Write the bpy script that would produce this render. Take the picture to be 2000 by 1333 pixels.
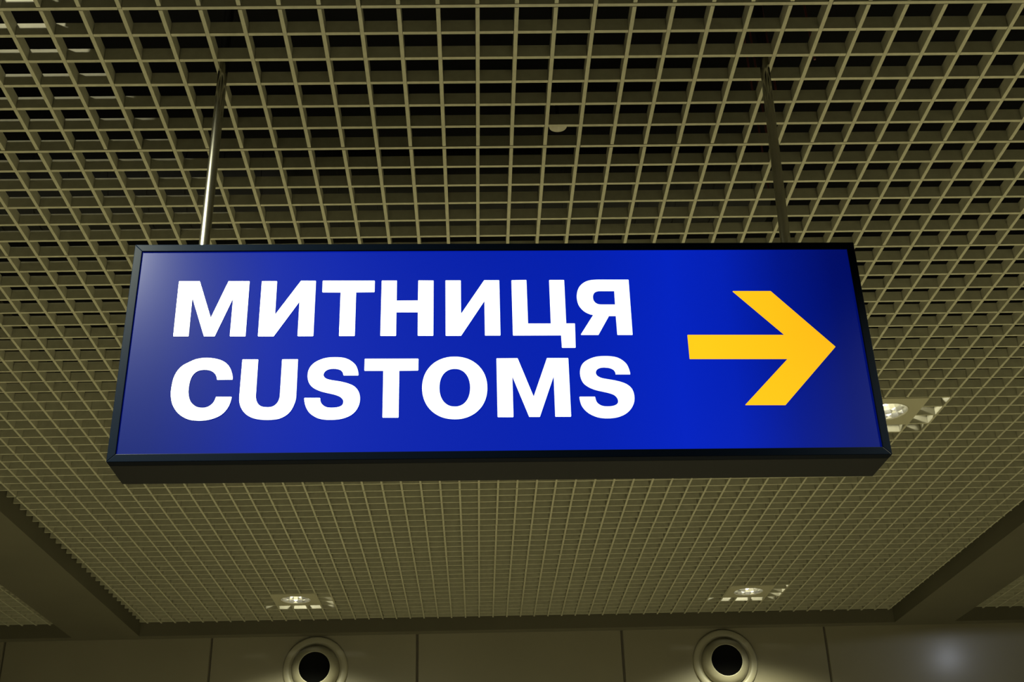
import bpy, math, random
from mathutils import Vector, Matrix
from mathutils.geometry import tessellate_polygon

for o in list(bpy.data.objects):
    bpy.data.objects.remove(o, do_unlink=True)
random.seed(7)
scn = bpy.context.scene
COL = scn.collection

# ---------------------------------------------------------------- camera
EYE = 1.6                                   # camera height above the floor
PITCH, YAW, ROLL = 0.46820, 0.02343, -0.02442
cp, sp, cy, sy, cr, sr = (math.cos(PITCH), math.sin(PITCH), math.cos(YAW), math.sin(YAW), math.cos(ROLL), math.sin(ROLL))
fwd = Vector((sy*cp, cy*cp, sp)); rgt = Vector((cy, -sy, 0)); upv = rgt.cross(fwd)
r2 = cr*rgt + sr*upv; u2 = -sr*rgt + cr*upv
cam = bpy.data.cameras.new('camera'); camo = bpy.data.objects.new('camera', cam); COL.objects.link(camo)
m = Matrix((r2, u2, -fwd)).transposed().to_4x4(); m.translation = Vector((0, 0, EYE))
camo.matrix_world = m
cam.sensor_width = 36; cam.sensor_fit = 'HORIZONTAL'
cam.lens = 2326.07/2000*36; cam.shift_x = 29.73/2000
cam.clip_start = 0.05; cam.clip_end = 60
scn.camera = camo

# ---------------------------------------------------------------- world, exposure
w = bpy.data.worlds.new('World'); scn.world = w; w.use_nodes = True
bg = w.node_tree.nodes['Background']
bg.inputs[0].default_value = (1.0, 0.90, 0.62, 1); bg.inputs[1].default_value = 0.0
vs = scn.view_settings
vs.view_transform = 'Standard'; vs.look = 'None'; vs.gamma = 1; vs.use_curve_mapping = False
vs.exposure = 0.0
scn.cycles.max_bounces = 8; scn.cycles.diffuse_bounces = 5; scn.cycles.glossy_bounces = 4
scn.cycles.sample_clamp_indirect = 3.0
scn.cycles.use_denoising = True
SPOT_W = 1180.0; SPOT_COL = (1.0, 0.99, 0.68)
ROW = {50: 0.36, 19: 0.26, -12: 1.95}   # how far each row of downlights is turned up
TILT = {50: 0, 19: 16, -12: 17}                # and how far its lamps are swung towards the far wall, degrees
LEAK_W = 6.0; LEAK_COL = (1.0, 0.98, 0.80)

# ---------------------------------------------------------------- sizes of the hall (metres)
G = 0.1                                     # cell of the grid ceiling
OX, OY = -0.2743, 2.9071                    # grid line 0,0
ZC = EYE + 2.1198                           # underside of the slats
SLAT_H, SLAT_T = 0.038, 0.0102
ZB = EYE + 2.0293                           # underside of the beams
Y_BEAM, Y_WALL = 8.655, 8.746
XL0, XL1 = -2.911, -2.427                   # beam beside the grid field
XR0, XR1 = 3.062, 3.502
X_MIN, X_MAX, Y_MIN = -6.2, 6.8, -7.0

# ---------------------------------------------------------------- helpers
def mat(name, col, rough=0.5, metal=0.0, spec=0.5, emit=None, estr=0.0, noise=0.0, nscale=30.0, bump=0.0, coat=0.0, coat_rough=0.2):
    m = bpy.data.materials.new(name); m.use_nodes = True
    nt = m.node_tree; b = nt.nodes['Principled BSDF']
    b.inputs['Base Color'].default_value = (*col, 1); b.inputs['Roughness'].default_value = rough
    b.inputs['Metallic'].default_value = metal; b.inputs['Specular IOR Level'].default_value = spec
    b.inputs['Coat Weight'].default_value = coat; b.inputs['Coat Roughness'].default_value = coat_rough
    if emit:
        b.inputs['Emission Color'].default_value = (*emit, 1); b.inputs['Emission Strength'].default_value = estr
    if noise or bump:
        tc = nt.nodes.new('ShaderNodeTexCoord'); nz = nt.nodes.new('ShaderNodeTexNoise')
        nz.inputs['Scale'].default_value = nscale; nz.inputs['Detail'].default_value = 4
        nt.links.new(tc.outputs['Object'], nz.inputs['Vector'])
        if noise:
            mp = nt.nodes.new('ShaderNodeMapRange')
            mp.inputs['From Min'].default_value = 0.3; mp.inputs['From Max'].default_value = 0.7
            mp.inputs['To Min'].default_value = 1-noise; mp.inputs['To Max'].default_value = 1+noise
            nt.links.new(nz.outputs['Fac'], mp.inputs['Value'])
            mx = nt.nodes.new('ShaderNodeMix'); mx.data_type = 'RGBA'; mx.blend_type = 'MULTIPLY'; mx.inputs[0].default_value = 1
            mx.inputs[6].default_value = (*col, 1)
            nt.links.new(mp.outputs['Result'], mx.inputs[7]); nt.links.new(mx.outputs[2], b.inputs['Base Color'])
        if bump:
            bp = nt.nodes.new('ShaderNodeBump'); bp.inputs['Strength'].default_value = bump; bp.inputs['Distance'].default_value = 0.002
            nt.links.new(nz.outputs['Fac'], bp.inputs['Height']); nt.links.new(bp.outputs['Normal'], b.inputs['Normal'])
    return m

class MB:
    """collects shapes and links them as one mesh object"""
    def __init__(self): self.v = []; self.f = []; self.sm = []
    def add(self, v, f, smooth=False):
        n = len(self.v); self.v += [tuple(p) for p in v]; self.f += [tuple(i+n for i in q) for q in f]; self.sm += [smooth]*len(f); return self
    def box(self, x0, x1, y0, y1, z0, z1):
        return self.add([(x0,y0,z0),(x1,y0,z0),(x1,y1,z0),(x0,y1,z0),(x0,y0,z1),(x1,y0,z1),(x1,y1,z1),(x0,y1,z1)],
                        [(0,3,2,1),(4,5,6,7),(0,1,5,4),(1,2,6,5),(2,3,7,6),(3,0,4,7)])
    def tube(self, a, b, r, n=24, caps=True, r1=None):
        a = Vector(a); b = Vector(b); d = (b-a).normalized(); r1 = r if r1 is None else r1
        s = d.orthogonal().normalized(); t = d.cross(s)
        ring = lambda c, q: [c + q*(math.cos(2*math.pi*k/n)*s + math.sin(2*math.pi*k/n)*t) for k in range(n)]
        self.add(ring(a, r)+ring(b, r1), [(k, (k+1) % n, n+(k+1) % n, n+k) for k in range(n)], True)
        if caps: self.add(ring(a, r), [tuple(range(n))[::-1]]); self.add(ring(b, r1), [tuple(range(n))])
        return self
    def lathe(self, prof, n=48, axis='Z', smooth=True):
        """prof: (radius, height) pairs turned about the local axis"""
        vs = []
        for r, h in prof:
            for k in range(n):
                c, s = math.cos(2*math.pi*k/n), math.sin(2*math.pi*k/n)
                vs.append((r*c, r*s, h) if axis == 'Z' else (r*c, -h, r*s))
        fs = [(i*n+k, i*n+(k+1) % n, (i+1)*n+(k+1) % n, (i+1)*n+k) for i in range(len(prof)-1) for k in range(n)]
        return self.add(vs, fs, smooth)
    def build(self, name, m, parent=None, loc=None):
        me = bpy.data.meshes.new(name); me.from_pydata(self.v, [], self.f); me.validate()
        me.polygons.foreach_set('use_smooth', self.sm[:len(me.polygons)] if len(self.sm) >= len(me.polygons) else [False]*len(me.polygons))
        me.materials.append(m); me.update()
        o = bpy.data.objects.new(name, me); COL.objects.link(o)
        if parent: o.parent = parent
        if loc: o.location = loc
        return o

def empty(name, loc=(0,0,0), rz=0.0, parent=None):
    o = bpy.data.objects.new(name, None); COL.objects.link(o); o.location = loc; o.rotation_euler = (0,0,rz); o.empty_display_size = 0.1
    if parent: o.parent = parent
    return o
def tag(o, label, cat, group=None):
    o['label'] = label; o['category'] = cat
    if group: o['group'] = group
    return o
def struct(o, label=None):
    o['kind'] = 'structure'
    if label: o['label'] = label
    return o
def copy_tree(o, parent=None):
    c = o.copy(); COL.objects.link(c); c.parent = parent
    for ch in o.children: copy_tree(ch, c)
    return c
def prism(poly, hole, y0, y1):
    """flat outline in x,z (metres) given thickness from y0 (front) to y1"""
    mb = MB(); loops = [poly] + ([hole] if hole else [])
    flat = [p for l in loops for p in l]; n = len(flat)
    tris = tessellate_polygon([[Vector((x, z, 0)) for x, z in l] for l in loops])
    mb.add([(x, y0, z) for x, z in flat], tris); mb.add([(x, y1, z) for x, z in flat], [t[::-1] for t in tris])
    b = 0
    for l in loops:
        k = len(l)
        mb.add([(x, y0, z) for x, z in l]+[(x, y1, z) for x, z in l], [(i, (i+1) % k, k+(i+1) % k, k+i) for i in range(k)])
    return mb
def rounded(poly, r):
    """rounds the sharp outward corners of an outline"""
    area = sum(poly[i][0]*poly[(i+1) % len(poly)][1]-poly[(i+1) % len(poly)][0]*poly[i][1] for i in range(len(poly)))
    out = []
    for i, p in enumerate(poly):
        a = Vector(poly[i-1])-Vector(p); b = Vector(poly[(i+1) % len(poly)])-Vector(p)
        la, lb = a.length, b.length
        ang = a.angle(b); cross = b.x*a.y-b.y*a.x
        if ang < math.radians(138) and cross*area > 0 and min(la, lb) > 2*r:
            d = min(r/math.tan(ang/2), r*1.6); A = Vector(p)+a/la*d; B = Vector(p)+b/lb*d
            for t in (0, .25, .5, .75, 1):
                q = (1-t)**2*A+2*t*(1-t)*Vector(p)+t*t*B; out.append((q.x, q.y))
        else: out.append(tuple(p))
    return out
def smooth_curve(poly):
    """one pass of corner-preserving subdivision so traced curves run smooth"""
    n = len(poly); P = [Vector(p) for p in poly]
    sharp = [(P[i-1]-P[i]).angle(P[(i+1) % n]-P[i]) < math.radians(138) for i in range(n)]
    out = []
    for i in range(n):
        out.append(tuple(P[i])); j = (i+1) % n
        L = (P[j]-P[i]).length
        if L < 20.5:
            def tan(k): return (P[(k+1) % n]-P[k-1]).normalized()
            Ti = tan(i) if not sharp[i] else (P[j]-P[i]).normalized()
            Tj = tan(j) if not sharp[j] else (P[j]-P[i]).normalized()
            q = (P[i]+P[j])/2+(Ti-Tj)*L/8
            out.append(tuple(q))
    return out

# ---------------------------------------------------------------- materials
M = {}
M['slat'] = mat('slat_paint', (0.26, 0.248, 0.172), 0.55, noise=0.07, nscale=45, spec=0.25, bump=0.15)
M['plate'] = mat('plate_paint', (0.245, 0.23, 0.155), 0.5, spec=0.3)
M['beam'] = mat('beam_paint', (0.070, 0.064, 0.041), 0.6, noise=0.08, nscale=2.0, spec=0.2)
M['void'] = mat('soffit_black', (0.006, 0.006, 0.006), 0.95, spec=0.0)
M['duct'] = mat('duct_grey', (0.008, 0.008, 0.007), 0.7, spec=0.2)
M['cable'] = mat('cable_red', (0.08, 0.02, 0.018), 0.6)
M['pale'] = mat('detector_plastic', (0.50, 0.47, 0.36), 0.5)
M['panel'] = mat('wall_panel_lacquer', (0.145, 0.132, 0.088), 0.45, noise=0.05, nscale=1.5, spec=0.4, coat=0.35, coat_rough=0.24)
M['joint'] = mat('joint_dark', (0.05, 0.042, 0.028), 0.8)
M['wall'] = mat('wall_paint', (0.07, 0.064, 0.05), 0.8, spec=0.1)
M['floor'] = mat('granite_floor', (0.42, 0.39, 0.32), 0.6, noise=0.15, nscale=40, spec=0.2)
M['nozzle'] = mat('nozzle_paint', (0.20, 0.186, 0.13), 0.45, spec=0.4)
M['throat'] = mat('throat_black', (0.004, 0.004, 0.004), 0.8, spec=0.0)
M['chrome'] = mat('rod_steel', (0.40, 0.395, 0.36), 0.19, metal=1.0)
M['bowl'] = mat('reflector_metal', (0.90, 0.90, 0.86), 0.32, metal=1.0)
M['spill_shield'] = mat('shield_grey', (0.06, 0.06, 0.055), 0.6, spec=0.2)
M['bulb'] = mat('bulb_glow', (0.9, 0.9, 0.85), 0.4, emit=(1.0, 0.97, 0.88), estr=14.0)
M['frame'] = mat('sign_frame_lacquer', (0.0006, 0.0014, 0.0036), 0.38, spec=0.008)
M['cabinet'] = mat('sign_cabinet_black', (0.005, 0.005, 0.005), 0.4, spec=0.02)

def backlit(name, base, emit, strength, spec=0.5, rough=0.3, ends=None, edge=None):
    """a backlit acrylic: the tubes inside stop short of the ends of the box, so it dims there"""
    m = mat(name, base, rough, spec=spec, emit=emit, estr=strength)
    nt = m.node_tree; b = nt.nodes['Principled BSDF']
    tc = nt.nodes.new('ShaderNodeTexCoord'); sx = nt.nodes.new('ShaderNodeSeparateXYZ')
    nt.links.new(tc.outputs['Object'], sx.inputs[0])
    cr_ = nt.nodes.new('ShaderNodeMapRange'); cr_.interpolation_type = 'SMOOTHSTEP'
    cr_.inputs['From Min'].default_value = -0.90; cr_.inputs['From Max'].default_value = 0.90
    cr_.inputs['To Min'].default_value = 0; cr_.inputs['To Max'].default_value = 1; cr_.interpolation_type = 'LINEAR'
    nt.links.new(sx.outputs['X'], cr_.inputs['Value'])
    ramp = nt.nodes.new('ShaderNodeValToRGB'); e = ramp.color_ramp.elements
    e[0].position, e[1].position = ends[0][0], ends[-1][0]
    e[0].color = (*[ends[0][1]]*3, 1); e[1].color = (*[ends[-1][1]]*3, 1)
    for p, v in ends[1:-1]:
        q = e.new(p); q.color = (v, v, v, 1)
    nt.links.new(cr_.outputs['Result'], ramp.inputs['Fac'])
    mu = nt.nodes.new('ShaderNodeMath'); mu.operation = 'MULTIPLY'; mu.inputs[1].default_value = strength
    nt.links.new(ramp.outputs['Color'], mu.inputs[0]); nt.links.new(mu.outputs[0], b.inputs['Emission Strength'])
    return m
ENDS = [(0.0, 0.22), (0.06, 0.30), (0.12, 0.48), (0.20, 0.80), (0.28, 0.95), (0.5, 1.0), (0.62, 1.08), (0.73, 1.32), (0.80, 1.15), (0.88, 0.62), (0.95, 0.34), (1.0, 0.26)]
M['blue'] = backlit('sign_blue_acrylic', (0.001, 0.002, 0.012), (0.0008, 0.0125, 0.40), 1.0, spec=0.054, rough=0.24, ends=ENDS)
M['white'] = backlit('letter_white_acrylic', (0.2, 0.2, 0.2), (0.93, 1.0, 1.0), 1.25, spec=0.054, rough=0.24, ends=[(0.0, .7), (0.08, 0.78), (0.2, 1.0), (1.0, 1.0)])
M['yellow'] = backlit('arrow_yellow_acrylic', (0.05, 0.03, 0.002), (1.12, 0.58, 0.010), 1.0, spec=0.054, rough=0.24, ends=[(0, 1), (0.76, 1.06), (0.86, 0.95), (0.94, 0.82), (1.0, 0.7)])

LETTERS = [  # outlines on the sign face in millimetres: (outline, hole)
    ([(-763.3,459.5),(-713.9,459.2),(-679.7,360.3),(-646.0,459.2),(-596.2,458.9),(-595.3,311.0),(-631.5,311.3),(-631.7,412.8),(-666.6,311.5),(-691.4,311.7),(-727.7,415.0),(-726.9,311.9),(-762.3,312.0)], None),
    ([(-567.0,458.9),(-530.9,458.7),(-530.2,367.6),(-474.1,459.3),(-438.5,459.1),(-437.8,310.4),(-474.4,310.6),(-474.7,402.7),(-530.0,310.5),(-566.4,310.8)], None),
    ([(-422.5,459.4),(-298.0,458.7),(-298.0,427.5),(-341.8,427.3),(-341.3,310.2),(-378.0,310.4),(-378.5,427.1),(-421.9,427.7)], None),
    ([(-281.5,458.9),(-245.2,458.8),(-245.0,403.8),(-194.4,404.0),(-194.1,459.0),(-157.4,458.5),(-157.8,309.5),(-194.2,309.8),(-194.4,372.4),(-245.1,372.7),(-245.0,309.8),(-281.7,310.1)], None),
    ([(-129.0,458.7),(-92.1,458.5),(-92.3,367.3),(-36.0,458.7),(0.3,458.5),(-0.1,309.1),(-36.7,309.3),(-36.3,401.8),(-92.6,309.1),(-128.8,309.3)], None),
    ([(29.6,458.3),(65.8,458.8),(65.7,340.3),(119.7,339.9),(120.5,458.5),(156.8,458.3),(156.1,340.0),(176.8,339.8),(175.2,275.7),(143.1,275.9),(142.6,308.7),(29.2,308.9)], None),
    ([(312.8,458.4),(311.7,308.5),(275.5,308.8),(275.3,359.3),(258.9,359.4),(230.9,309.1),(188.6,309.4),(221.6,362.6),(214.4,364.2),(203.0,370.4),(194.7,378.7),(187.9,390.4),(185.3,403.8),(185.1,415.5),(187.8,429.0),(193.6,440.8),(203.0,450.1),(213.7,455.7),(225.7,458.1),(240.6,458.8)], [(276.0,427.2),(275.6,390.2),(243.8,390.4),(235.0,391.5),(228.7,395.5),(224.6,401.9),(223.7,409.4),(224.8,417.0),(228.1,422.9),(233.4,426.2),(240.2,427.4)]),
    ([(-616.7,199.7),(-616.8,206.2),(-619.4,217.1),(-624.6,229.7),(-632.4,239.9),(-643.6,247.9),(-656.7,252.7),(-671.0,255.2),(-683.7,255.7),(-698.9,253.8),(-711.2,249.5),(-729.8,239.1),(-739.4,229.8),(-746.0,218.9),(-750.9,204.2),(-752.9,187.2),(-753.4,170.3),(-751.5,155.0),(-747.2,139.8),(-740.5,127.6),(-731.9,117.0),(-720.0,107.8),(-707.1,101.7),(-693.1,99.0),(-678.0,98.5),(-663.1,100.3),(-648.4,104.9),(-635.3,112.3),(-626.5,122.0),(-619.8,134.1),(-616.1,147.7),(-615.0,156.6),(-650.6,156.9),(-652.2,149.6),(-655.7,142.0),(-662.0,135.2),(-669.9,131.0),(-679.4,129.8),(-690.6,131.7),(-700.9,138.6),(-707.1,146.3),(-711.7,157.7),(-713.9,170.0),(-714.1,183.8),(-712.7,197.7),(-708.9,210.1),(-702.7,218.6),(-694.8,223.5),(-683.8,225.4),(-672.5,224.3),(-663.8,220.6),(-657.0,214.3),(-653.2,206.5),(-651.8,199.7)], None),
    ([(-597.9,251.0),(-561.5,250.7),(-560.8,159.5),(-559.5,150.3),(-556.1,141.1),(-550.1,134.2),(-543.0,131.1),(-533.2,130.0),(-523.6,130.9),(-515.6,135.4),(-509.8,143.0),(-506.9,152.9),(-506.3,160.5),(-506.6,250.6),(-470.2,250.5),(-469.3,157.1),(-470.2,146.4),(-473.1,135.8),(-478.0,123.7),(-484.4,114.7),(-492.3,108.0),(-503.9,102.0),(-514.8,99.9),(-531.2,98.9),(-547.8,100.2),(-561.8,103.3),(-574.6,109.5),(-584.9,118.6),(-592.7,130.8),(-596.6,143.0),(-597.8,155.2)], None),
    ([(-329.5,208.0),(-330.0,214.8),(-332.9,225.8),(-337.4,235.2),(-346.2,244.0),(-356.4,250.4),(-369.2,254.1),(-386.3,255.0),(-403.2,253.9),(-417.2,249.7),(-429.6,243.0),(-439.0,233.7),(-444.8,221.2),(-445.9,207.9),(-444.3,197.0),(-439.5,186.1),(-432.2,178.3),(-423.5,172.9),(-412.2,168.1),(-399.4,164.5),(-385.3,161.0),(-374.0,157.0),(-366.9,152.4),(-362.5,146.2),(-361.6,140.9),(-363.5,134.8),(-368.2,130.6),(-377.1,128.1),(-386.8,127.4),(-396.5,128.2),(-403.6,130.9),(-410.1,136.7),(-413.6,143.6),(-414.6,152.0),(-451.1,152.4),(-450.0,144.7),(-447.4,134.0),(-442.7,123.4),(-436.0,114.2),(-426.0,106.6),(-416.1,101.5),(-402.2,98.5),(-387.0,97.9),(-370.4,99.0),(-355.4,102.9),(-343.1,109.3),(-333.7,118.6),(-327.2,130.7),(-324.5,142.1),(-324.4,152.8),(-326.5,163.5),(-331.3,172.8),(-338.5,180.6),(-348.5,186.1),(-361.3,190.6),(-375.4,193.8),(-389.6,196.2),(-400.9,199.4),(-406.7,203.2),(-409.8,209.2),(-408.6,215.4),(-404.6,220.8),(-397.7,224.4),(-387.9,225.7),(-378.0,224.6),(-370.1,221.4),(-365.7,215.8),(-363.8,208.3)], None),
    ([(-316.4,250.5),(-192.1,249.9),(-192.2,219.6),(-236.0,219.3),(-235.9,101.8),(-272.3,102.1),(-272.7,219.5),(-316.2,219.8)], None),
    ([(-33.6,173.8),(-34.7,160.2),(-37.5,147.9),(-41.9,136.7),(-47.9,126.5),(-55.3,117.7),(-63.9,110.2),(-73.7,104.3),(-84.4,100.0),(-96.0,97.4),(-108.8,96.7),(-121.7,97.7),(-133.2,100.4),(-143.9,104.9),(-153.6,111.0),(-162.1,118.6),(-169.4,127.6),(-175.2,137.9),(-179.5,149.2),(-182.1,161.4),(-183.1,175.1),(-182.3,188.8),(-179.8,201.2),(-175.6,212.7),(-169.8,223.1),(-162.5,232.3),(-153.8,240.1),(-143.9,246.3),(-132.9,250.8),(-121.1,253.5),(-107.9,254.3),(-94.8,253.3),(-82.9,250.4),(-72.0,245.7),(-62.2,239.3),(-53.6,231.4),(-46.4,222.1),(-40.6,211.6),(-36.6,200.0),(-34.2,187.6)], [(-73.0,174.8),(-73.8,164.0),(-75.7,154.9),(-78.8,147.0),(-82.9,140.2),(-88.0,134.8),(-93.9,130.9),(-100.6,128.5),(-108.5,127.7),(-116.4,128.6),(-123.1,131.1),(-129.0,135.2),(-134.0,140.7),(-138.0,147.5),(-141.0,155.5),(-142.8,164.6),(-143.4,175.4),(-142.8,186.2),(-141.0,195.3),(-138.0,203.4),(-133.9,210.3),(-128.8,215.9),(-122.8,219.9),(-116.0,222.4),(-108.0,223.2),(-99.9,222.3),(-93.2,219.7),(-87.2,215.5),(-82.2,209.9),(-78.2,202.9),(-75.3,194.8),(-73.5,185.6)]),
    ([(-11.0,249.3),(38.3,249.4),(72.2,151.1),(106.7,249.2),(156.5,248.8),(155.9,100.4),(119.7,100.7),(120.5,202.5),(84.7,100.6),(60.4,100.8),(24.8,202.5),(24.5,100.5),(-11.5,100.9)], None),
    ([(298.4,205.7),(298.2,211.2),(295.8,222.3),(291.5,232.7),(283.5,241.5),(272.5,248.7),(258.3,252.3),(241.1,253.3),(223.7,252.0),(209.1,247.6),(195.8,240.2),(187.4,231.1),(183.2,220.1),(181.9,209.0),(183.4,196.5),(187.7,185.5),(195.1,177.6),(204.7,171.3),(217.2,166.2),(231.1,162.6),(245.1,158.9),(256.1,154.6),(262.8,148.4),(265.8,140.6),(264.9,133.7),(260.1,128.8),(251.4,125.8),(240.1,125.0),(228.9,126.4),(220.7,131.0),(215.5,138.0),(213.4,149.6),(177.2,149.9),(178.2,140.6),(181.1,128.3),(187.5,117.6),(196.9,108.3),(210.5,100.6),(225.6,96.4),(241.0,95.6),(257.9,97.1),(273.7,102.3),(285.5,109.8),(294.7,119.6),(301.2,131.8),(303.9,144.1),(303.2,158.1),(299.7,168.9),(292.5,177.6),(282.3,183.9),(268.4,188.7),(254.3,192.0),(238.8,194.9),(229.0,197.7),(221.5,202.7),(218.6,209.5),(220.5,216.6),(225.5,221.3),(233.5,223.8),(243.5,223.7),(253.4,221.7),(261.0,217.1),(264.2,210.7),(264.5,206.0)], None),
]
ARROW = [(561.6,425.0),(654.4,424.5),(789.7,273.3),(651.2,124.7),(557.6,125.6),(671.5,242.5),(440.9,244.3),(441.5,307.2),(672.7,305.6)]

# ---------------------------------------------------------------- the hall
struct(MB().box(X_MIN, X_MAX, Y_MIN, Y_WALL+0.1, -0.1, 0.0).build('floor', M['floor']))
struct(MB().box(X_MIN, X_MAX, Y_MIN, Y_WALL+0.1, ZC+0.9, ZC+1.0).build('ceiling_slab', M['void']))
struct(MB().box(X_MIN-0.1, X_MIN, Y_MIN, Y_WALL+0.1, -0.1, ZC+1.0).build('wall_left', M['wall']))
struct(MB().box(X_MAX, X_MAX+0.1, Y_MIN, Y_WALL+0.1, -0.1, ZC+1.0).build('wall_right', M['wall']))
struct(MB().box(X_MIN-0.1, X_MAX+0.1, Y_MIN-0.1, Y_MIN, -0.1, ZC+1.0).build('wall_front', M['wall']))

# far wall: dark backing with lacquered panels a joint apart
wall_back = struct(MB().box(X_MIN, X_MAX, Y_WALL+0.012, Y_WALL+0.1, 0.0, ZC+1.0).build('wall_back', M['joint']))
JOINTS = [-0.4281+1.4953*k for k in range(-4, 6)]
JOINTS = [max(X_MIN, JOINTS[0])] + JOINTS[1:-1] + [min(X_MAX, JOINTS[-1])]
for a, b in zip(JOINTS[:-1], JOINTS[1:]):
    g = 0.006; c = 0.004
    x0, x1, z0, z1, yb, yf = a+g, b-g, 0.0, ZB+0.02, Y_WALL+0.012, Y_WALL
    mb = MB()
    mb.add([(x0,yb,z0),(x1,yb,z0),(x1,yb,z1),(x0,yb,z1),(x0+c,yf,z0),(x1-c,yf,z0),(x1-c,yf,z1),(x0+c,yf,z1)],
           [(4,5,6,7),(0,4,7,3),(5,1,2,6),(7,6,2,3),(0,1,5,4)])
    mb.build('panel', M['panel'], wall_back)

# downstand beams that frame the grid fields
struct(MB().box(XL0, XL1, 0.6, Y_BEAM, ZB, ZC+0.9).build('ceiling_beam', M['beam']), 'boxed brown ceiling beam on the lettering side of the sign')
struct(MB().box(XR0, XR1, 0.6, Y_BEAM, ZB, ZC+0.9).build('ceiling_beam', M['beam']), 'boxed brown ceiling beam on the arrow side of the sign')
struct(MB().box(X_MIN, X_MAX, Y_BEAM, Y_WALL+0.012, ZB, ZC+0.9).build('ceiling_beam', M['beam']), 'shallow boxed brown beam along the top of the far wall')

# ---------------------------------------------------------------- open grid ceiling
LAMPS = [(i, j) for i in (-11, 20) for j in (-12, 19, 50)]      # first cell of each lamp's 3 x 3 plate
def lamp_at(i, j):                              # slat piece between lines i..i+1, j..j+1 swallowed by a lamp
    return any(a <= i <= a+2 and b <= j <= b+2 for a, b in LAMPS)
ceiling = struct(empty('ceiling', (0, 0, ZC)), 'olive open cell grid ceiling of crossing slats')
T2 = SLAT_T/2; GAP = 0.0012
tile_dz = {}
def dz(i, j):                                   # every 600 mm tile hangs a hair differently
    k = (i//6, j//6)
    if k not in tile_dz: tile_dz[k] = random.uniform(-0.0007, 0.0007)
    return tile_dz[k]
def cross_slat(i0, i1, e0, e1, j):
    """slat across the hall on line j from line i0 to i1 with stub ends reaching e0, e1"""
    mb = MB(); y = OY+G*j
    seam = (j % 6 == 0)
    def piece(x0, x1, z):
        mb.box(x0, x1, y-T2, y+T2, z, z+SLAT_H)
    if e0 is not None: piece(e0, OX+G*i0-T2-GAP, 0.0004)
    if seam:
        i = i0
        while i < i1:
            k = min(i1, (i//6+1)*6)
            piece(OX+G*i+T2+GAP, OX+G*k-T2-GAP, dz(i, j)-0.0006); i = k
    else:
        for i in range(i0, i1):
            if lamp_at(i, j) and lamp_at(i, j-1): continue
            piece(OX+G*i+T2+GAP*.6, OX+G*(i+1)-T2-GAP*.6, dz(i, j)+0.0006)
    if e1 is not None: piece(OX+G*i1+T2+GAP, e1, 0.0004)
    return mb.build('slat', M['slat'], ceiling)
def long_slat(i, j0, j1, e1):
    """slat along the hall on line i; broken at the tile joints unless it is a main runner"""
    mb = MB(); x = OX+G*i
    runner = (i % 6 == 0)
    j = j0
    while j < j1:
        k = min(j1, (j//6+1)*6)
        dx = random.uniform(-0.0005, 0.0005)
        spans = [(j, k)]
        for a, b in LAMPS:
            if a+1 <= i <= a+2:
                out = []
                for s, t in spans:
                    if b < t and b+3 > s:
                        if s < b: out.append((s, b))
                        if b+3 < t: out.append((b+3, t))
                    else: out.append((s, t))
                spans = out
        for s, t in spans:
            ys = OY+G*s + (0 if runner else (T2+0.0024 if s % 6 == 0 else T2))
            yt = OY+G*t - (0 if runner else (T2+0.0024 if t % 6 == 0 else T2))
            if t == j1 and e1: yt = e1
            mb.box(x-T2+dx, x+T2+dx, ys, yt, dz(i, s)-0.0002, dz(i, s)+SLAT_H)
        j = k
    return mb.build('slat', M['slat'], ceiling)
J0, J1 = -17, 57
YE = Y_BEAM-0.006
for j in range(J0, J1+1): cross_slat(-21, 33, XL1+0.004, XR0-0.022, j)
for i in range(-21, 34): long_slat(i, J0, J1, YE)
JS = 12                                         # neighbouring fields beyond the beams
for j in range(JS, J1+1):
    cross_slat(-39, -28, None, XL0-0.006, j)
    cross_slat(39, 50, XR1+0.006, None, j)
for i in range(-39, -26): long_slat(i, JS, J1, YE)
for i in range(38, 51): long_slat(i, JS, J1, YE)

# ---------------------------------------------------------------- things above the grid, dim in the void
def duct(name, a, b, r, m, label, cat, rings=0):
    mb = MB().tube(a, b, r, 28); A, B = Vector(a), Vector(b)
    root = mb.build(name, m)
    for k in range(rings):
        t = (k+0.5)/rings; c = A.lerp(B, t); d = (B-A).normalized()*0.006
        MB().tube(c-d, c+d, r+0.006, 28).build('rib', m, root)
    return tag(root, label, cat)
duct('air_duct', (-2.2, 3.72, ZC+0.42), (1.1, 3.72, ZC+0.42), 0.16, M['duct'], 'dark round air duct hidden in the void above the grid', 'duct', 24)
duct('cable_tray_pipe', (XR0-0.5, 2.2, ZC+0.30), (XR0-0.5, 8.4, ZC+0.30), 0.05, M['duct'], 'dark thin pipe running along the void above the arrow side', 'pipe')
for k, (x, y, z, L) in enumerate([(1.02, 2.74, .18, .10), (0.93, 2.86, .16, .10), (0.95, 3.08, .14, .08), (1.02, 3.38, .12, .10)]):
    o = MB().tube((x, y, ZC+z), (x-0.015, y-0.02, ZC+0.9), 0.0035, 8).build('red_wire', M['cable'])
    tag(o, ['thin red wire hanging in the void, nearest the top edge of the picture', 'thin red wire in the void beside the rod over the arrow',
            'short red wire in the void level with the tile joint', 'thin red wire in the void just above the sign'][k], 'wire', 'red wires in the void')
det = empty('smoke_detector', (0.283, 3.068, ZC+0.177)); tag(det, 'small pale dome detector showing through a grid cell above the sign', 'detector')
MB().lathe([(0.0, 0.0), (0.006, 0.001), (0.018, 0.009), (0.028, 0.016)], 32).build('dome', M['pale'], det)
MB().lathe([(0.028, 0.016), (0.028, 0.028), (0.0, 0.028)], 32, smooth=False).build('base', M['pale'], det)
MB().tube((0, 0, 0.028), (0, 0, 0.723), 0.006, 12).build('stem', M['duct'], det)

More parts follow.
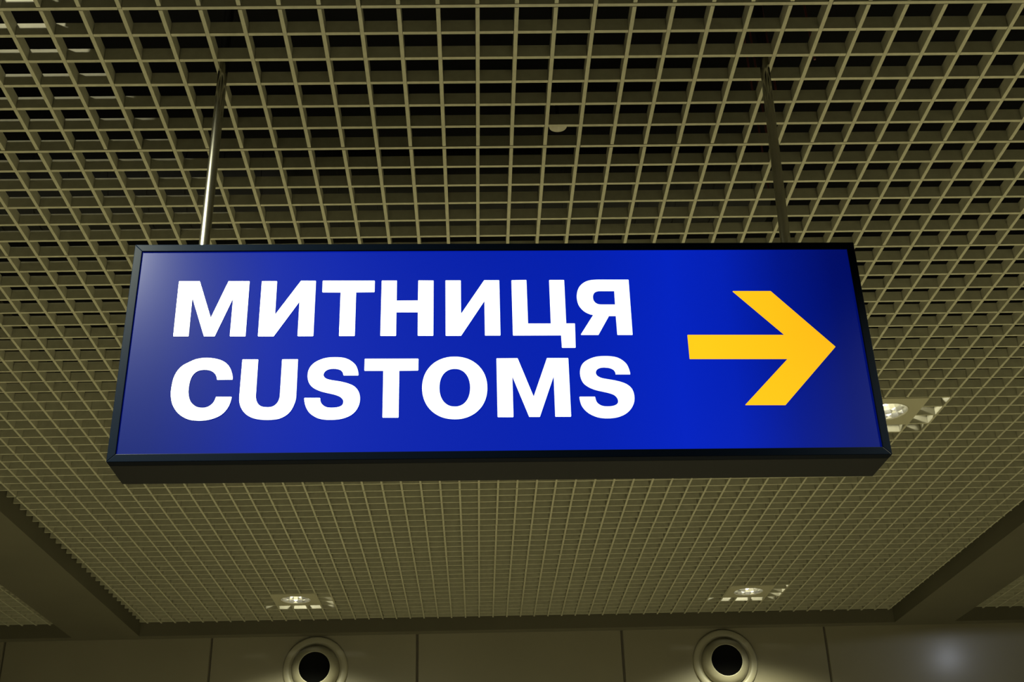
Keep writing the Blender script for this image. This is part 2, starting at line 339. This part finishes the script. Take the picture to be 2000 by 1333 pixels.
# ---------------------------------------------------------------- recessed downlights
def plate_mesh(half, r, z0, z1, n=48):
    mb = MB(); sq = []
    for k in range(n):
        a = 2*math.pi*(k+0.5)/n; c, s = math.cos(a), math.sin(a); q = half/max(abs(c), abs(s)); sq.append((c*q, s*q))
    for k in range(n):                           # pull the four nearest points into true corners
        x, y = sq[k]
        if abs(abs(x)-abs(y)) < half*0.14: sq[k] = (math.copysign(half, x), math.copysign(half, y))
    ci = [(r*math.cos(2*math.pi*(k+0.5)/n), r*math.sin(2*math.pi*(k+0.5)/n)) for k in range(n)]
    V = [(x, y, z0) for x, y in sq]+[(x, y, z0) for x, y in ci]+[(x, y, z1) for x, y in sq]+[(x, y, z1) for x, y in ci]
    F = []
    for k in range(n):
        l = (k+1) % n
        F += [(k, n+k, n+l, l), (2*n+k, 2*n+l, 3*n+l, 3*n+k), (k, l, 2*n+l, 2*n+k), (n+k, 3*n+k, 3*n+l, n+l)]
    return mb.add(V, F)
def make_downlight():
    root = empty('downlight', (0, 0, 0))
    plate_mesh(0.150, 0.104, -0.0025, 0.0015).build('plate', M['plate'], root)
    MB().lathe([(0.105, -0.0025), (0.104, -0.0045), (0.1, -0.0045), (0.098, -0.001), (0.098, 0.004)], 48).build('trim_ring', M['plate'], root)
    mb = MB(); rows = [(0.0985, 0.003), (0.094, 0.022), (0.086, 0.042), (0.072, 0.062), (0.052, 0.078), (0.024, 0.088), (0.002, 0.090)]; n = 20
    for a in range(len(rows)-1):                 # pressed facets, every second row turned half a step
        for k in range(n):
            q = []
            for (r, h), kk in ((rows[a], k), (rows[a], k+1), (rows[a+1], k+1), (rows[a+1], k)):
                t = 2*math.pi*kk/n; q.append((r*math.cos(t), r*math.sin(t), h))
            mid = sum((Vector(p) for p in q), Vector())/4; inn = Vector((-mid.x, -mid.y, 0))*0.03*((k+a) % 2)
            mb.add(q+[tuple(mid+inn)], [(0, 1, 4), (1, 2, 4), (2, 3, 4), (3, 0, 4)])
    mb.build('reflector', M['bowl'], root)
    MB().lathe([(0.0, 0.030), (0.009, 0.032), (0.013, 0.040), (0.013, 0.074), (0.011, 0.088)], 20).build('bulb', M['bulb'], root)
    s = bpy.data.lights.new('downlight_beam', 'SPOT'); s.energy = SPOT_W; s.color = SPOT_COL; s.spot_size = math.radians(112); s.spot_blend = 1.0; s.shadow_soft_size = 0.05
    so = bpy.data.objects.new('downlight_beam', s); COL.objects.link(so); so.parent = root; so.location = (0, 0, -0.055)
    l = bpy.data.lights.new('lamp_spill', 'POINT'); l.energy = LEAK_W; l.color = LEAK_COL; l.shadow_soft_size = 0.012
    lo = bpy.data.objects.new('lamp_spill', l); COL.objects.link(lo); lo.parent = root; lo.location = (0.01, 0.015, 0.105)
    return root
def spill_shield(root):                              # added unseen lid over the plate; slots on two sides shape the spill
    H2, z0, z1, t = 0.148, 0.062, 0.170, 0.002
    mb = MB().box(-H2, H2, -H2, H2, z1, z1+t)
    mb.box(-H2, -H2+t, -H2, H2, 0.002, z1).box(H2-t, H2, -H2, H2, z0, z1).box(-H2+t, H2-t, -H2, -H2+t, 0.002, z1).box(-H2+t, H2-t, H2-t, H2, z0, z1)
    for sx in (-1, 1):
        for sy_ in (-1, 1): mb.box(sx*(H2-0.008)-0.006, sx*(H2-0.008)+0.006, sy_*(H2-0.008)-0.006, sy_*(H2-0.008)+0.006, 0.0015, z0)
    mb.build('spill_shield', M['spill_shield'], root)
proto = make_downlight()
DL_LABEL = {(-11, 50): 'square plate downlight in the grid near the far wall, on the lettering side',
            (20, 50): 'square plate downlight in the grid near the far wall, on the arrow side',
            (20, 19): 'large nearer downlight half hidden behind the arrow end of the sign',
            (-11, 19): 'downlight in the grid hidden behind the lettering end of the sign',
            (-11, -12): 'downlight overhead beyond the corner where the grid glows',
            (20, -12): 'downlight overhead above the arrow end, out of the picture'}
cool = copy_tree(proto)                         # before the spill shields go on
sources = [proto] + [copy_tree(proto) for _ in LAMPS[1:]]
for (i, j), o in zip(LAMPS, sources):
    o.location = (OX+G*(i+1.5), OY+G*(j+1.5), ZC)
    for ch in o.children:
        if ch.type == 'LIGHT' and ch.data.type == 'SPOT': ch.data = ch.data.copy(); ch.data.energy = SPOT_W*ROW[j]*(0.7 if (i, j) == (-11, -12) else 1); ch.data.spot_size = math.radians(150 if (i, j) == (-11, -12) else 138 if j == 50 else 106)
        if ch.type == 'LIGHT' and ch.data.type == 'SPOT': ch.rotation_euler = (math.radians(TILT[j]), 0, 0)
        if ch.type == 'LIGHT' and ch.data.type == 'POINT' and (i, j) == (-11, -12): ch.data = ch.data.copy(); ch.data.energy = 16.0
    if (i, j) != (-11, -12): spill_shield(o)
    else: MB().box(0.1490, 0.1505, -0.148, 0.45, 0.042, 0.18).build('added_baffle', M['spill_shield'], o)  # added unseen fin that narrows this lamp's spill to a wedge
    tag(o, DL_LABEL[(i, j)], 'downlight', 'downlights in the grid ceiling')
# a cooler lamp in the field beyond the beam, mirrored in the far wall's lacquer
cool.location = (OX+G*42.5, OY+G*44.5, ZC)
tag(cool, 'cool white downlight in the field beyond the beam on the arrow side', 'downlight', 'downlights in the grid ceiling')
for ch in cool.children:
    if ch.type == 'LIGHT' and ch.data.type == 'SPOT':
        ch.data = ch.data.copy(); ch.data.color = (0.80, 0.86, 1.0); ch.data.energy = 9; ch.data.spot_size = math.radians(174); ch.data.spot_blend = 0.05

# ---------------------------------------------------------------- jet nozzles on the far wall
def make_nozzle():
    root = empty('air_nozzle', (0, 0, 0))
    MB().lathe([(0.234, 0.0), (0.234, 0.008), (0.229, 0.014), (0.220, 0.016), (0.196, 0.016), (0.186, 0.013), (0.180, 0.004), (0.170, 0.002)], 64, 'Y').build('flange', M['nozzle'], root)
    MB().lathe([(0.172, 0.000), (0.171, 0.016), (0.165, 0.032), (0.155, 0.047), (0.142, 0.058), (0.128, 0.066), (0.117, 0.070), (0.1135, 0.071), (0.111, 0.069)], 64, 'Y').build('ball', M['nozzle'], root)
    MB().lathe([(0.111, 0.069), (0.108, 0.040), (0.104, 0.012), (0.0, 0.006)], 64, 'Y').build('throat', M['throat'], root)
    return root
nz = make_nozzle()
for k, (x, z, lab) in enumerate([(-1.1600, EYE+1.790, 'round jet air nozzle on the far wall below the downlight on the lettering side'),
                                 (1.8065, EYE+1.785, 'round jet air nozzle on the far wall below the downlight on the arrow side')]):
    o = nz if k == 0 else copy_tree(nz)
    o.location = (x, Y_WALL, z); tag(o, lab, 'air nozzle', 'jet nozzles on the far wall')

# ---------------------------------------------------------------- the sign
SIGN_YAW = math.radians(0.9433); SW, SH, SD = 0.8773, 0.5602, 0.143
sign = empty('hanging_sign', (0.0676, 2.4865, EYE+0.9647), SIGN_YAW)
tag(sign, 'backlit blue customs sign with white lettering and yellow arrow, hung on two rods', 'sign')
RAIL = 0.0185; RD = 0.024
def rail(p):                                    # mitred front rail: outer edge p0-p1, inner edge p2-p3
    (a, b, c, d) = p
    mb = MB(); V = [(x, 0.0, z) for x, z in (a, b, c, d)]+[(x, RD, z) for x, z in (a, b, c, d)]
    return mb.add(V, [(0,1,2,3), (7,6,5,4), (0,4,5,1), (1,5,6,2), (2,6,7,3), (3,7,4,0)])
o4 = [(-SW, 0), (SW, 0), (SW, SH), (-SW, SH)]; i4 = [(-SW+RAIL, RAIL), (SW-RAIL, RAIL), (SW-RAIL, SH-RAIL), (-SW+RAIL, SH-RAIL)]
for k in range(4):
    l = (k+1) % 4
    ob = rail((o4[k], o4[l], i4[l], i4[k])).build('frame_rail', M['frame'], sign)
    bv = ob.modifiers.new('edge', 'BEVEL'); bv.width = 0.0012; bv.segments = 2; bv.limit_method = 'ANGLE'
cab = MB().box(-SW, SW, RD+0.0008, SD, 0, SH).build('cabinet', M['cabinet'], sign)
bv = cab.modifiers.new('edge', 'BEVEL'); bv.width = 0.0015; bv.segments = 2
face = MB().box(-SW+RAIL-0.004, SW-RAIL+0.004, 0.004, 0.012, RAIL-0.004, SH-RAIL+0.004).build('face_panel', M['blue'], sign)
for outer, hole in LETTERS:
    po = rounded(smooth_curve(outer), 1.7); ph = smooth_curve(hole) if hole else None
    mm = lambda q: [(x/1000, z/1000) for x, z in q]
    prism(mm(po), mm(ph) if ph else None, 0.0028, 0.0045).build('letter', M['white'], face)
prism([(x/1000, z/1000) for x, z in rounded(ARROW, 1.2)], None, 0.0020, 0.0045).build('arrow', M['yellow'], face)
def rod(bottom, top):
    R = Matrix.Rotation(-SIGN_YAW, 3, 'Z'); base = Vector(sign.location)
    a, b = R @ (Vector(bottom)-base), R @ (Vector(top)-base)
    b = a+(b-a)*1.9
    r = MB().tube(a, b, 0.0130, 32).build('hanger_rod', M['chrome'], sign)
    return r
rod((-0.6640, 2.5500, EYE+0.9647+SH-0.002), (-0.6614, 2.5480, ZC))
rod((0.7945, 2.5620, EYE+0.9647+SH-0.002), (0.8084, 2.5500, ZC))
